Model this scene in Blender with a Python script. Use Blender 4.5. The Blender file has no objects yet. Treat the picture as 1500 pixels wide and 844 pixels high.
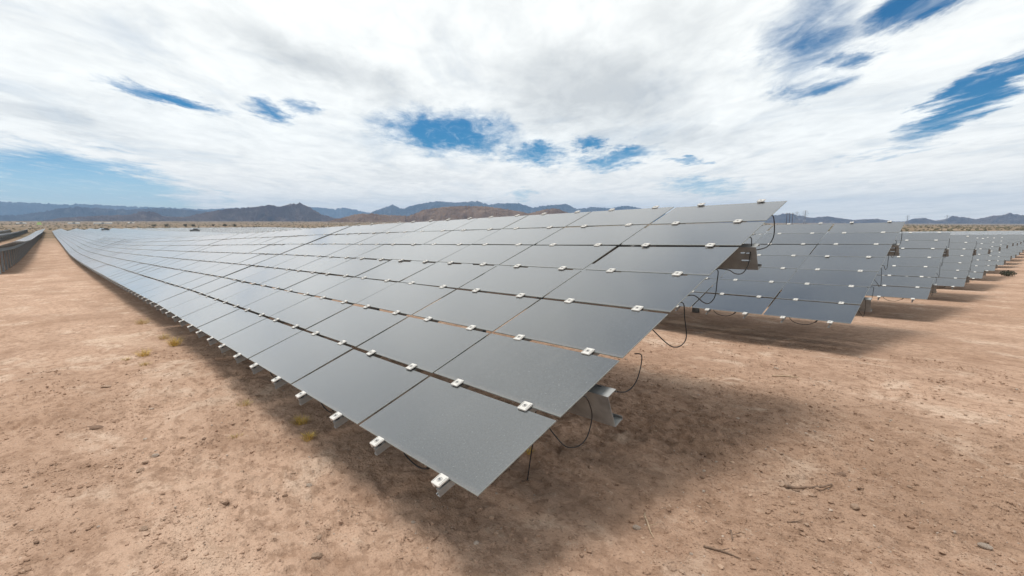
import math, random
import numpy as np

# ------------------------------------------------------------------ terrain
TILT = 0.34726
CX, CY, CZ = -1.604, 1.284, -1.2548      # low east corner of the front row (camera eye is the origin)
MODW, MODH = 1.22, 0.623
NCOL, NROW = 8, 7
TABLE = NCOL * MODW + 0.055
CLEAR = 0.5                               # low edge above the ground
A_S = [-400, -40, -12, 0, 3.7, 7.2, 9.9, 15.6, 24.5, 34.7, 48, 63, 85, 113, 160, 210, 266, 340, 410, 600]
A_Z = [-0.75, -0.85, -0.97, -1.255, -1.372, -1.465, -1.56, -1.775, -2.08, -2.44, -2.84, -3.24, -3.52, -3.75, -4.15, -4.55, -4.85, -5.05, -5.1, -5.2]
N_Y = [-500, -3, 1.284, 8.27, 14.48, 20.36, 26.43, 32.6, 38.8, 45, 51.2, 57.4, 63.6, 125, 500]
N_D = [0.0, 0.0, 0.0, -0.205, -0.515, -0.745, -0.965, -1.075, -1.175, -1.235, -1.40, -1.48, -1.5, -1.7, -1.9]
ROW_Y = [1.284, 8.27, 14.48, 20.36, 26.43] + [26.43 + 6.15 * k for k in range(1, 17)]
ROW_X = [-1.604, -1.604, -1.40, -1.14, -0.99] + [-0.99 + 0.16 * k for k in range(1, 17)]

def _fc(xs, ys):
    """smooth (monotone-ish) interpolation through the surveyed points"""
    xs = np.array(xs, float); ys = np.array(ys, float)
    d = np.diff(ys) / np.diff(xs)
    m = np.concatenate([[d[0]], (d[:-1] * np.diff(xs)[1:] + d[1:] * np.diff(xs)[:-1]) / (xs[2:] - xs[:-2]), [d[-1]]])
    def f(x):
        x = np.clip(np.asarray(x, float), xs[0], xs[-1])
        k = np.clip(np.searchsorted(xs, x) - 1, 0, len(xs) - 2)
        h = xs[k + 1] - xs[k]; t = (x - xs[k]) / h
        return ((2*t**3 - 3*t**2 + 1) * ys[k] + (t**3 - 2*t**2 + t) * h * m[k]
                + (-2*t**3 + 3*t**2) * ys[k + 1] + (t**3 - t**2) * h * m[k + 1])
    return f
fA, fN = _fc(A_S, A_Z), _fc(N_Y, N_D)

def sstep(a, b, x):
    t = np.clip((np.asarray(x, float) - a) / (b - a), 0, 1)
    return t * t * (3 - 2 * t)

def bend(s):                              # the rows swing half a degree south as they run west
    return -0.0085 * np.maximum(0, np.asarray(s, float) - 6)

def low_edge(x, y):
    """height of the low panel edge that would stand at x, y"""
    x = np.asarray(x, float); y = np.asarray(y, float)
    s = CX - x
    w = 1 - sstep(0, 80, s)
    return fA(s) + fN(y - bend(s)) * w

def hash2(ix, iy, seed):
    h = (ix.astype(np.int64) * 374761393 + iy.astype(np.int64) * 668265263 + seed * 1274126177) & 0xFFFFFFFF
    h = ((h ^ (h >> 13)) * 1274126177) & 0xFFFFFFFF
    h = ((h ^ (h >> 16)) * 2246822519) & 0xFFFFFFFF
    return (h ^ (h >> 15)) & 0xFFFFFFFF

def perlin(x, y, seed=0):
    x = np.asarray(x, float); y = np.asarray(y, float)
    ix = np.floor(x); iy = np.floor(y); fx = x - ix; fy = y - iy
    u = fx*fx*fx*(fx*(fx*6 - 15) + 10); v = fy*fy*fy*(fy*(fy*6 - 15) + 10)
    def g(a, b):
        ang = hash2(ix + a, iy + b, seed) * (2 * np.pi / 4294967296.0)
        return np.cos(ang) * (fx - a) + np.sin(ang) * (fy - b)
    n0 = g(0, 0) * (1 - u) + g(1, 0) * u
    n1 = g(0, 1) * (1 - u) + g(1, 1) * u
    return (n0 * (1 - v) + n1 * v) * 1.5

def ground(x, y, detail=True, cell=0.03):
    x = np.asarray(x, float); y = np.asarray(y, float)
    r = np.hypot(x, y)
    z = low_edge(x, y) - CLEAR
    # the desert plain beyond the field climbs very gently (more so in the west)
    west = sstep(-0.3, 0.9, -x / np.maximum(r, 1e-6))
    z = z + sstep(430, 3200, r) * (-9 + 21 * west) - 1.0 * sstep(120, 260, r) * (1 - west)
    if detail:
        def fade(wl): return np.clip((wl / np.maximum(cell, 1e-3) - 2.2) / 2.0, 0, 1)
        rough = 0.35 + 0.9 * sstep(-0.25, 0.5, perlin(x / 1.9 + 7, y / 1.5 - 3, 11))
        # loose, churned soil beside the end of the front row
        churn = np.exp(-(((x + 1.0) / 1.6) ** 2 + ((y - 4.4) / 1.9) ** 2))
        rough = rough + 0.9 * churn
        z = z + 0.05 * perlin(x / 5.3, y / 4.1, 1) * fade(4)
        z = z + 0.018 * perlin(x / 1.3, y / 0.9, 2) * fade(1)
        z = z + 0.020 * rough * perlin(x / 0.42, y / 0.31, 3) * fade(.36)
        z = z + 0.016 * rough * perlin(x / 0.19, y / 0.15, 4) * fade(.17)
        c = perlin(x / 0.085, y / 0.075, 5)
        z = z + 0.024 * rough * np.maximum(c - .08, 0) * fade(.08)
        z = z - 0.014 * rough * np.abs(perlin(x / 0.12 + 3, y / 0.10, 6)) * fade(.11)
        z = z + 0.008 * rough * perlin(x / 0.048, y / 0.042, 12) * fade(.045)
        fl = perlin(x / 0.26 + .6 * perlin(x / .5, y / .5, 14), y / 0.16, 13)      # crusts that lift at their edges
        z = z + 0.012 * rough * sstep(.05, .16, fl) * fade(.2)
        # old wheel ruts along the lane south of the front row
        for yy in (-1.3, 0.35):
            d = (y - bend(CX - x) - yy - 0.25 * perlin(x / 9.0, 0 * x + yy, 8)) / 0.2
            z = z - 0.02 * np.exp(-d * d) * fade(.4)
    return z
HAZE, SUN_EL, SUN_E, SUN_ANG, EXPO, ZENITH, SKYMUL = 1.0e-4, 74.0, 2.35, 20.0, 0.2, .72, (1, 1, 1)
import bpy, bmesh
from mathutils import Matrix, Vector, Euler
random.seed(7)
rng = np.random.default_rng(7)
scene = bpy.context.scene
COL = scene.collection
R = math.radians

# ------------------------------------------------------------------ node helpers
class NT:
    def __init__(self, tree):
        self.t = tree; self.n = tree.nodes; self.l = tree.links
    def add(self, typ, **kw):
        n = self.n.new(typ)
        ins = kw.pop('ins', {})
        for k, v in kw.items(): setattr(n, k, v)
        for k, v in ins.items(): self.set(n.inputs[k], v)
        return n
    def set(self, sock, v):
        if isinstance(v, bpy.types.NodeSocket): self.l.new(v, sock)
        else: sock.default_value = v
    def math(self, op, a, b=None, c=None, clamp=False):
        n = self.n.new('ShaderNodeMath'); n.operation = op; n.use_clamp = clamp
        for i, v in enumerate((a, b, c)):
            if v is not None: self.set(n.inputs[i], v)
        return n.outputs[0]
    def vmath(self, op, a, b=None, scale=None):
        n = self.n.new('ShaderNodeVectorMath'); n.operation = op
        self.set(n.inputs[0], a)
        if b is not None: self.set(n.inputs[1], b)
        if scale is not None: self.set(n.inputs['Scale'], scale)
        return n.outputs['Value'] if op in ('LENGTH', 'DOT_PRODUCT') else n.outputs[0]
    def noise(self, vec, scale, detail=4, rough=0.55, dist=0.0, dim='3D', color=False):
        n = self.add('ShaderNodeTexNoise', noise_dimensions=dim)
        self.set(n.inputs['Vector'], vec)
        n.inputs['Scale'].default_value = scale; n.inputs['Detail'].default_value = detail
        n.inputs['Roughness'].default_value = rough; n.inputs['Distortion'].default_value = dist
        return n.outputs['Color' if color else 'Fac']
    def remap(self, v, a, b, c=0.0, d=1.0, smooth=True):
        n = self.add('ShaderNodeMapRange', interpolation_type='SMOOTHSTEP' if smooth else 'LINEAR')
        self.set(n.inputs['Value'], v)
        for k, q in zip(('From Min', 'From Max', 'To Min', 'To Max'), (a, b, c, d)): self.set(n.inputs[k], q)
        return n.outputs[0]
    def mix(self, fac, a, b, blend='MIX'):
        n = self.add('ShaderNodeMix', data_type='RGBA', blend_type=blend)
        self.set(n.inputs[0], fac)
        for s, v in ((n.inputs[6], a), (n.inputs[7], b)):
            self.set(s, v if isinstance(v, bpy.types.NodeSocket) else (*v, 1.0))
        return n.outputs[2]
    def mapping(self, vec, loc=(0, 0, 0), rot=(0, 0, 0), scale=(1, 1, 1), typ='POINT'):
        n = self.add('ShaderNodeMapping', vector_type=typ)
        self.set(n.inputs['Vector'], vec)
        n.inputs['Location'].default_value = loc; n.inputs['Rotation'].default_value = rot; n.inputs['Scale'].default_value = scale
        return n.outputs[0]

def material(name):
    m = bpy.data.materials.new(name); m.use_nodes = True
    t = NT(m.node_tree); b = m.node_tree.nodes['Principled BSDF']
    return m, t, b

def plain(name, col, rough=0.7, metal=0.0, var=0.15, scale=8.0, bump=0.0):
    m, t, b = material(name)
    co = t.add('ShaderNodeTexCoord').outputs['Object']
    n = t.noise(co, scale, 5, .6)
    k = t.remap(n, .3, .7, 1 - var, 1 + var)
    c = t.add('ShaderNodeRGB'); c.outputs[0].default_value = (*col, 1)
    t.set(b.inputs['Base Color'], t.vmath('SCALE', c.outputs[0], scale=k))
    t.set(b.inputs['Roughness'], t.remap(n, .3, .7, max(0, rough - .08), min(1, rough + .08)))
    b.inputs['Metallic'].default_value = metal
    if bump:
        bp = t.add('ShaderNodeBump'); bp.inputs['Distance'].default_value = bump
        t.set(bp.inputs['Height'], t.noise(co, scale * 6, 6, .65)); t.set(b.inputs['Normal'], bp.outputs[0])
    return m

# ------------------------------------------------------------------ materials
def soil_material():
    m, t, b = material('desert soil')
    g = t.add('ShaderNodeNewGeometry').outputs['Position']
    g2 = t.mapping(g, scale=(1, 1.25, 1))
    big = t.noise(g2, .22, 4, .55)
    mid = t.noise(g2, 1.3, 6, .6, .4)
    fine = t.noise(g2, 9.0, 6, .68)
    grain = t.noise(g2, 70.0, 4, .7)
    c = t.mix(t.remap(big, .36, .64), (.45, .295, .208), (.53, .36, .262))
    # pale dusty crust and darker loose crumbs
    c = t.mix(t.math('MULTIPLY', t.remap(mid, .53, .68), .75), c, (.64, .485, .375))
    c = t.mix(t.math('MULTIPLY', t.remap(mid, .46, .32), .42), c, (.28, .165, .105))
    c = t.mix(t.math('MULTIPLY', t.remap(fine, .52, .40), .5), c, (.24, .145, .094))
    c = t.mix(t.math('MULTIPLY', t.remap(fine, .58, .74), .6), c, (.64, .49, .375))
    patch = t.noise(t.mapping(g, scale=(.55, 1.4, 1)), .5, 6, .62, .5)
    c = t.mix(t.math('MULTIPLY', t.remap(patch, .52, .38), .34), c, (.31, .195, .133))
    c = t.mix(t.math('MULTIPLY', t.remap(patch, .57, .70), .5), c, (.64, .475, .36))
    # churned damp-looking earth beside the end of the front row
    d = t.vmath('LENGTH', t.mapping(g, loc=(-1.0, 4.6, 0), scale=(1.9, 2.2, 9999), typ='TEXTURE'))
    ch = t.math('MULTIPLY', t.remap(t.math('ADD', d, t.math('MULTIPLY', t.math('SUBTRACT', mid, .5), 1.4)), 1.15, .45), .32)
    c = t.mix(ch, c, (.27, .178, .122))
    # far off the soil is drier, paler and scattered with tiny plants
    dist = t.vmath('LENGTH', g)
    far = t.remap(dist, 90, 260)
    scr = t.noise(g2, .09, 5, .62)
    cf = t.mix(t.remap(scr, .45, .58), (.225, .158, .102), (.125, .10, .06))
    cf = t.mix(t.remap(t.noise(g2, .012, 4, .6), .52, .64), cf, (.30, .22, .15))
    c = t.mix(far, c, cf)
    k = t.remap(grain, .25, .75, .84, 1.16, False)
    c = t.vmath('SCALE', c, scale=k)
    crumb_shade = t.noise(t.mapping(g2, scale=(1, 1, 1)), 24.0, 5, .72, .4)
    c = t.mix(t.math('MULTIPLY', t.remap(crumb_shade, .43, .33), .7), c, (.14, .085, .055))  # small shadows among the clods put into the colour as dark specks
    c = t.mix(t.math('MULTIPLY', t.remap(crumb_shade, .62, .72), .6), c, (.68, .53, .41))
    t.set(b.inputs['Base Color'], c)
    b.inputs['Roughness'].default_value = .95
    b.inputs['Specular IOR Level'].default_value = .15
    h = t.math('ADD', t.math('MULTIPLY', fine, .6), t.math('MULTIPLY', grain, .22))
    h = t.math('ADD', h, t.math('MULTIPLY', t.noise(g2, 26.0, 5, .65), .45))
    bp = t.add('ShaderNodeBump'); bp.inputs['Distance'].default_value = .045; bp.inputs['Strength'].default_value = 1.0
    t.set(bp.inputs['Height'], h); t.set(b.inputs['Normal'], bp.outputs[0])
    return m

def panel_material():
    m, t, b = material('dusty thin film glass')
    co = t.add('ShaderNodeTexCoord').outputs['Object']
    rnd = t.add('ShaderNodeObjectInfo').outputs['Random']
    off = t.vmath('ADD', co, t.vmath('SCALE', (13.7, 7.1, 3.3), scale=rnd))
    sp = t.noise(off, 85, 3, .8)
    smear = t.noise(off, 1.6, 2, .5, .3)
    c = t.mix(t.remap(sp, .40, .66), (.022, .026, .029), (.058, .064, .068))
    c = t.mix(t.math('MULTIPLY', t.remap(sp, .66, .76), .8), c, (.34, .345, .35))  # bright dust specks, lightened in the colour to stand in for sparkle
    c = t.vmath('SCALE', c, scale=t.remap(rnd, 0, 1, .92, 1.08, False))
    c = t.vmath('SCALE', c, scale=t.remap(smear, .3, .7, .95, 1.06))
    # dust caught along the lower rim and faint run marks down the slope
    xyz = t.add('ShaderNodeSeparateXYZ'); t.set(xyz.inputs[0], co)
    run = t.noise(t.mapping(off, scale=(7, .6, 1)), 2.0, 3, .5)
    rim = t.math('ADD', xyz.outputs[1], t.math('MULTIPLY', t.math('SUBTRACT', run, .5), .05))
    c = t.mix(t.math('MULTIPLY', t.remap(rim, .035, .0), .25), c, (.20, .175, .15))
    c = t.mix(t.math('MULTIPLY', t.remap(run, .52, .72), .06), c, (.16, .15, .135))
    t.set(b.inputs['Base Color'], c)
    t.set(b.inputs['Roughness'], t.remap(smear, .3, .7, .21, .25))
    b.inputs['IOR'].default_value = 1.9
    b.inputs['Coat Weight'].default_value = 1.0; b.inputs['Coat Roughness'].default_value = .12; b.inputs['Coat IOR'].default_value = 1.75
    b.inputs['Sheen Weight'].default_value = 1.0; b.inputs['Sheen Roughness'].default_value = .22
    b.inputs['Sheen Tint'].default_value = (.95, .97, 1, 1)
    return m

MAT = {}
MAT['soil'] = soil_material()
MAT['glass'] = panel_material()
MAT['edge'] = plain('ground glass edge', (.25, .27, .26), .45)
MAT['steel'] = plain('galvanised steel', (.42, .45, .47), .5, .65, .18, 14)
MAT['dull_steel'] = plain('dull galvanised steel', (.30, .31, .31), .6, .45, .2, 10)
MAT['clip'] = plain('white moulded plastic', (.58, .565, .535), .5, 0, .05, 30)
MAT['mark'] = plain('moulded relief in shadow grey plastic', (.33, .32, .30), .6)
MAT['bolt'] = plain('zinc bolt', (.55, .55, .55), .35, .8)
MAT['rubber'] = plain('black rubber', (.012, .012, .013), .55)
MAT['stone'] = plain('desert stone', (.40, .275, .195), .9, 0, .3, 18, .006)
MAT['grey_stone'] = plain('grey stone', (.42, .335, .27), .9, 0, .3, 18, .006)
MAT['dark_stone'] = plain('brown clod', (.24, .15, .1), .95, 0, .3, 25, .006)
MAT['twig'] = plain('dry wood', (.19, .125, .085), .85, 0, .4, 30)
MAT['pale_twig'] = plain('pale dry wood', (.42, .31, .21), .85, 0, .3, 30)
MAT['straw'] = plain('dry straw grass', (.58, .41, .11), .8, 0, .35, 40)
MAT['straw2'] = plain('bleached grass', (.52, .39, .18), .8, 0, .3, 40)
MAT['scrub'] = plain('desert scrub leaves', (.115, .10, .052), .9, 0, .45, .25)
MAT['tree'] = plain('dark desert tree leaves', (.052, .056, .036), .9, 0, .4, .6)
MAT['bark'] = plain('grey bark', (.12, .09, .07), .9, 0, .3, 6)
MAT['white_metal'] = plain('white sheet metal', (.55, .55, .53), .5, .1)
MAT['grey_metal'] = plain('grey sheet metal', (.28, .29, .29), .55, .3)
MAT['dark_metal'] = plain('dark vent metal', (.06, .06, .06), .6, .3)
MAT['lime'] = plain('lime green tarpaulin', (.50, .66, .24), .7)
MAT['lattice'] = plain('weathered lattice steel', (.3, .3, .32), .6, .5)
MAT['pole'] = plain('weathered pole wood', (.075, .06, .055), .9)

# ------------------------------------------------------------------ mesh helpers
class MB:
    def __init__(self): self.v = []; self.f = []; self.mi = []; self.mats = []; self.sm = []
    def m(self, name):
        if name not in self.mats: self.mats.append(name)
        return self.mats.index(name)
    def quadbox(self, pts, mat, skip=()):
        o = len(self.v); self.v += [tuple(p) for p in pts]; k = self.m(mat)
        for i, q in enumerate(((0, 3, 2, 1), (4, 5, 6, 7), (0, 1, 5, 4), (1, 2, 6, 5), (2, 3, 7, 6), (3, 0, 4, 7))):
            if i in skip: continue
            self.f.append(tuple(o + a for a in q)); self.mi.append(k); self.sm.append(False)
    def box(self, a, b, mat, T=None, skip=()):
        x0, y0, z0 = a; x1, y1, z1 = b
        p = [(x0, y0, z0), (x1, y0, z0), (x1, y1, z0), (x0, y1, z0), (x0, y0, z1), (x1, y0, z1), (x1, y1, z1), (x0, y1, z1)]
        if T: p = [T(*q) for q in p]
        self.quadbox(p, mat, skip)
    def face(self, pts, mat, smooth=False):
        o = len(self.v); self.v += [tuple(p) for p in pts]
        self.f.append(tuple(range(o, o + len(pts)))); self.mi.append(self.m(mat)); self.sm.append(smooth)
    def tube(self, pts, r, mat, n=8, cap=True):
        pts = [Vector(p) for p in pts]; rr = r if isinstance(r, (list, tuple)) else [r] * len(pts)
        o = len(self.v); k = self.m(mat); up = None
        for i, p in enumerate(pts):
            d = (pts[min(i + 1, len(pts) - 1)] - pts[max(i - 1, 0)]).normalized()
            if up is None: up = d.orthogonal().normalized()
            else: up = (up - d * up.dot(d)).normalized()
            w = d.cross(up)
            for a in range(n):
                q = p + (up * math.cos(a * 2 * math.pi / n) + w * math.sin(a * 2 * math.pi / n)) * rr[i]
                self.v.append(tuple(q))
        for i in range(len(pts) - 1):
            for a in range(n):
                b2 = (a + 1) % n
                self.f.append((o + i * n + a, o + i * n + b2, o + (i + 1) * n + b2, o + (i + 1) * n + a)); self.mi.append(k); self.sm.append(True)
        if cap:
            self.f.append(tuple(o + a for a in reversed(range(n)))); self.mi.append(k); self.sm.append(False)
            e = o + (len(pts) - 1) * n
            self.f.append(tuple(e + a for a in range(n))); self.mi.append(k); self.sm.append(False)
    def beam(self, a, b, w, mat):
        self.tube([a, b], w / 2 ** .5, mat, 4)
    def mesh(self, name):
        me = bpy.data.meshes.new(name); me.from_pydata(self.v, [], self.f)
        for q in self.mats: me.materials.append(MAT[q])
        me.polygons.foreach_set('material_index', self.mi)
        me.polygons.foreach_set('use_smooth', self.sm)
        me.update(); return me
    def build(self, name, parent=None):
        return link(name, self.mesh(name), parent)

def link(name, data, parent=None, loc=None, rot=None):
    o = bpy.data.objects.new(name, data); COL.objects.link(o)
    if parent is not None: o.parent = parent
    if loc is not None: o.location = loc
    if rot is not None: o.rotation_euler = rot
    return o
def tag(o, label=None, cat=None, group=None, kind=None):
    for k, v in (('label', label), ('category', cat), ('group', group), ('kind', kind)):
        if v: o[k] = v
    return o
def grid_mesh(name, X, Y, Z, mat, smooth=True):
    ny, nx = X.shape
    me = bpy.data.meshes.new(name)
    co = np.stack([X, Y, Z], -1).reshape(-1, 3).astype(np.float32)
    i = np.arange(nx * ny).reshape(ny, nx)
    q = np.stack([i[:-1, :-1], i[:-1, 1:], i[1:, 1:], i[1:, :-1]], -1).reshape(-1, 4).astype(np.int32)
    me.vertices.add(len(co)); me.vertices.foreach_set('co', co.ravel())
    me.loops.add(q.size); me.loops.foreach_set('vertex_index', q.ravel())
    me.polygons.add(len(q)); me.polygons.foreach_set('loop_start', np.arange(0, q.size, 4, dtype=np.int32))
    me.polygons.foreach_set('use_smooth', np.full(len(q), smooth))
    me.materials.append(mat); me.update(calc_edges=True); me.validate(); return me
def polar(az, d):
    a = R(az); return (-math.sin(a) * d, math.cos(a) * d)
ONES = ['', 'first', 'second', 'third', 'fourth', 'fifth', 'sixth', 'seventh', 'eighth', 'ninth', 'tenth', 'eleventh', 'twelfth', 'thirteenth',
        'fourteenth', 'fifteenth', 'sixteenth', 'seventeenth', 'eighteenth', 'nineteenth']
def ordinal(n):
    if n < 20: return ONES[n]
    t = {2: 'twent', 3: 'thirt', 4: 'fort', 5: 'fift'}[n // 10]
    return t + 'ieth' if n % 10 == 0 else t + 'y ' + ONES[n % 10]

# ------------------------------------------------------------------ ground
def axis(a, b, step, far, grow=1.06):
    c = list(np.arange(a, b + 1e-6, step))
    lo = []; x = a; d = step
    while x > -far: d *= grow; x -= d; lo.append(x)
    hi = []; x = c[-1]; d = step
    while x < far: d *= grow; x += d; hi.append(x)
    return np.array(lo[::-1] + c + hi)
gx = axis(-6.6, 1.6, .018, 10500); gy = axis(-.9, 5.6, .018, 10500)
GX, GY = np.meshgrid(gx, gy)
cell = np.maximum(np.gradient(gx)[None, :], np.gradient(gy)[:, None])
GZ = ground(GX, GY, True, cell)
gnd = link('ground', grid_mesh('ground', GX, GY, GZ, MAT['soil'])); tag(gnd, kind='structure')
def gz(x, y): return float(ground(np.array([x]), np.array([y]), True, .018 if (-6.6 < x < 1.6 and -.9 < y < 5.6) else max(.03, .05 * math.hypot(x + 2.5, y - 2.3) - .15))[0])

# ------------------------------------------------------------------ solar tables
ct, st = math.cos(TILT), math.sin(TILT)
def T(u, v, w):                                   # u west along the row, v up the slope, w out of the glass
    return (-u, v * ct - w * st, CLEAR + v * st + w * ct)
TOPV = NROW * MODH
RAILS = [i * MODW + o for i in range(NCOL) for o in (.262, .905)]
BEAM_V = (.98, 3.30)

PW, PH = 1.196, .588                               # glass size; pitch is MODW x MODH
GU, GV = (MODW - PW) / 2, (MODH - PH) / 2
def panel_mesh():
    mb = MB(); e = .0018
    top = [(-PW + e, e), (-e, e), (-e, PH - e), (-PW + e, PH - e)]; out = [(-PW, 0), (0, 0), (0, PH), (-PW, PH)]
    mb.face([(x, y, 0) for x, y in top], 'glass')
    for i in range(4):
        j = (i + 1) % 4
        mb.face([(*out[i], -.0018), (*out[j], -.0018), (*top[j], 0), (*top[i], 0)], 'edge')
        mb.face([(*out[i], -.0072), (*out[j], -.0072), (*out[j], -.0018), (*out[i], -.0018)], 'edge')
    mb.face([(x, y, -.0072) for x, y in reversed(out)], 'glass')
    return mb.mesh('solar_panel')
def clamp_geo(mb, T0=lambda x, y, z: (x, y, z), detail=True):
    h = .0345; c = .005
    ring = [(-h + c, -h), (h - c, -h), (h, -h + c), (h, h - c), (h - c, h), (-h + c, h), (-h, h - c), (-h, -h + c)]
    ins = [(x * .95, y * .95) for x, y in ring]
    n = 8
    for i in range(n):
        j = (i + 1) % n
        mb.face([T0(*ring[i], .002), T0(*ring[j], .002), T0(*ring[j], .0082), T0(*ring[i], .0082)], 'clip')
        mb.face([T0(*ring[i], .0082), T0(*ring[j], .0082), T0(*ins[j], .0102), T0(*ins[i], .0102)], 'clip')
    mb.face([T0(*p, .0102) for p in ins], 'clip'); mb.face([T0(*p, .002) for p in reversed(ring)], 'clip')
    if detail:
        N = 16
        def circ(r, z, k): a = k * 2 * math.pi / N; return T0(r * math.cos(a), r * math.sin(a), z)
        for k in range(N):
            mb.face([circ(.0155, .0106, k), circ(.0155, .0106, k + 1), circ(.0125, .0112, k + 1), circ(.0125, .0112, k)], 'mark')
            mb.face([circ(.0085, .0106, k), circ(.0085, .0106, k + 1), circ(.0075, .0140, k + 1), circ(.0075, .0140, k)], 'bolt')
        mb.face([circ(.0075, .0140, k) for k in range(N)], 'bolt')
        mb.box((-.004, -.004, .0140), (.004, .004, .0152), 'dark_metal', T0)
        for sx in (-1, 1):
            for q in range(5):
                y0 = -.026 + q * .0108
                mb.box((sx * .027 - .0025, y0, .0104), (sx * .027 + .0025, y0 + .0085, .0111), 'mark', T0)
    mb.box((-.006, -.011, -.014), (.022, .011, .002), 'rubber', T0)
    if detail: mb.box((-.026, -.034, -.016), (-.012, -.006, .002), 'clip', T0)
def rail_geo(mb, T0=lambda x, y, z: (x, y, z)):
    a, b = -.050, TOPV + .03
    t = .003
    mb.box((-t / 2, a, -.076), (t / 2, b, -.016), 'dull_steel', T0)                 # web
    mb.box((t / 2, a, -.019), (.030, b, -.016), 'dull_steel', T0)                   # top flange
    mb.box((-.026, a, -.076), (-t / 2, b, -.073), 'steel', T0)                 # bottom flange
    mb.box((-.026, a, -.0728), (-.023, b, -.064), 'steel', T0)                 # lip
def beam_geo(mb, v, slots):
    u0, u1 = -.05, TABLE - .07; t = .004; top, bot = -.088, -.305
    def bx(ua, ub, wa, wb): mb.box((ua, v, wa), (ub, v + t, wb), 'dull_steel', T)
    if slots:
        ws = [(-.150, -.136), (-.222, -.208)]
        bx(u0, .010, bot, top); bx(.085, u1, bot, top)
        bx(.010, .085, ws[0][1], top); bx(.010, .085, ws[1][1], ws[0][0]); bx(.010, .085, bot, ws[1][0])
    else: bx(u0, u1, bot, top)
    for w in (top, bot):
        mb.box((u0, v + t, w - (t if w == top else 0)), (u1, v + .085, w + (0 if w == top else t)), 'dull_steel', T)
        s = -1 if w == top else 1
        mb.box((u0, v + .081, min(w + s * t, w + s * .022)), (u1, v + .085, max(w + s * t, w + s * .022)), 'dull_steel', T)
def post_geo(mb, u, v, mt='dull_steel'):
    x, y, z = T(u, v + .045, -.31); y0 = y - .045; y1 = y + .055; zb = -.5
    mb.box((x - .075, y0, zb), (x + .075, y0 + .007, z), mt); mb.box((x - .075, y1 - .007, zb), (x + .075, y1, z), mt)
    mb.box((x - .004, y0 + .007, zb), (x + .004, y1 - .007, z), mt)
POSTS = [.62, 3.9, 7.2]
LOOPS = [
    [(3.682, 1.819), (3.719, 1.645), (3.602, 1.551), (3.452, 1.518), (3.25, 1.50)],
    [(3.158, 1.619), (3.149, 1.494), (3.1, 1.38), (2.982, 1.322), (2.831, 1.33), (2.689, 1.371), (2.53, 1.46)],
    [(2.494, 1.39), (2.485, 1.29), (2.454, 1.176), (2.352, 1.134), (2.251, 1.154), (2.094, 1.223), (2.03, 1.25)],
    [(1.938, 1.185), (1.96, 1.077), (1.993, .932), (1.929, .88), (1.817, .883), (1.695, .938), (1.59, 1.07)],
    [(1.388, .908), (1.38, .832), (1.334, .752), (1.258, .712), (1.153, .719), (1.03, .765)],
    [(.814, .779), (.861, .685), (.863, .623), (.822, .54), (.761, .51), (.697, .516), (.61, .56), (.545, .68)]]
def smooth_path(p, n=5):
    p = [Vector(q) for q in p]; out = []
    for i in range(len(p) - 1):
        a, b, c, d = p[max(i - 1, 0)], p[i], p[i + 1], p[min(i + 2, len(p) - 1)]
        for k in range(n):
            s = k / n
            out.append(.5 * ((2 * b) + (c - a) * s + (2 * a - 5 * b + 4 * c - d) * s * s + (3 * b - a - 3 * c + d) * s ** 3))
    return out + [p[-1]]

PANEL = panel_mesh()
mb = MB(); clamp_geo(mb); CLAMP = mb.mesh('clamp')
mb = MB(); rail_geo(mb); RAIL = mb.mesh('rail')
mb = MB(); beam_geo(mb, BEAM_V[0], False); LOWBEAM = mb.mesh('lower_beam')
mb = MB(); beam_geo(mb, BEAM_V[1], True); HIGHBEAM = mb.mesh('upper_beam')
POSTM = {}
for v in BEAM_V:
    for u in POSTS:
        mb = MB(); post_geo(mb, u, v); POSTM[u, v] = mb.mesh('post')
        mb = MB(); post_geo(mb, u, v, 'steel'); POSTM[u, v, 1] = mb.mesh('post')
CABLES = []
for k, lp in enumerate(LOOPS):
    lp = [(y, min(z, CLEAR + y * st / ct - .022)) for y, z in lp]
    mb = MB(); mb.tube(smooth_path([(-.05, *lp[0])] + [(.0, y, z) for y, z in lp[:-1]] + [(-.06, *lp[-1])]), (.005, .0042, .0042, .004, .0038, .0034)[k], 'rubber', 8)
    y, z = lp[-1]; mb.box((-.075, y - .012, z - .012), (-.045, y + .012, z + .012), 'rubber')
    CABLES.append(mb.mesh('cable'))
# drooping leads under the glass between neighbouring panels
mb = MB()
for i in range(NCOL):
    u = i * MODW + .42
    mb.tube(smooth_path([T(u, .09, -.012), T(u + .06, .06, -.07), T(u + .20, .05, -.125), T(u + .36, .06, -.10), T(u + .44, .1, -.03)]), .005, 'rubber', 6)
    mb.tube([T(u, .12, -.01), T(u + .05, .03, -.05)], .009, 'rubber', 6)
LEADS = mb.mesh('cable')
def cells(mb, cols, rows, T0=T, thin=False):
    for i in range(cols):
        for j in range(NROW):
            u0, v0 = i * MODW + GU, j * MODH + GV
            mb.box((u0, v0, -.0072), (u0 + PW, v0 + PH, 0), 'glass', T0, () if not thin else (0,))
mb = MB(); cells(mb, NCOL, NROW); GLASSSHEET = mb.mesh('solar_panel')
mb = MB()
for u in RAILS: rail_geo(mb, lambda x, y, z, u=u: T(u - x, y, z))
RAILSET = mb.mesh('rail')
mb = MB()
for u in RAILS:
    for j in range(NROW + 1):
        v = j * MODH if j else -.016
        clamp_geo(mb, lambda x, y, z, u=u, v=v: T(u - x, v + y, z), False)
CLAMPSET = mb.mesh('clamp')
mb = MB()
for u in RAILS[12:]:
    for j in range(NROW + 1):
        clamp_geo(mb, lambda x, y, z, u=u, v=(j * MODH if j else -.016): T(u - x, v + y, z), True)
CLAMPREST = mb.mesh('clamp')

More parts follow.
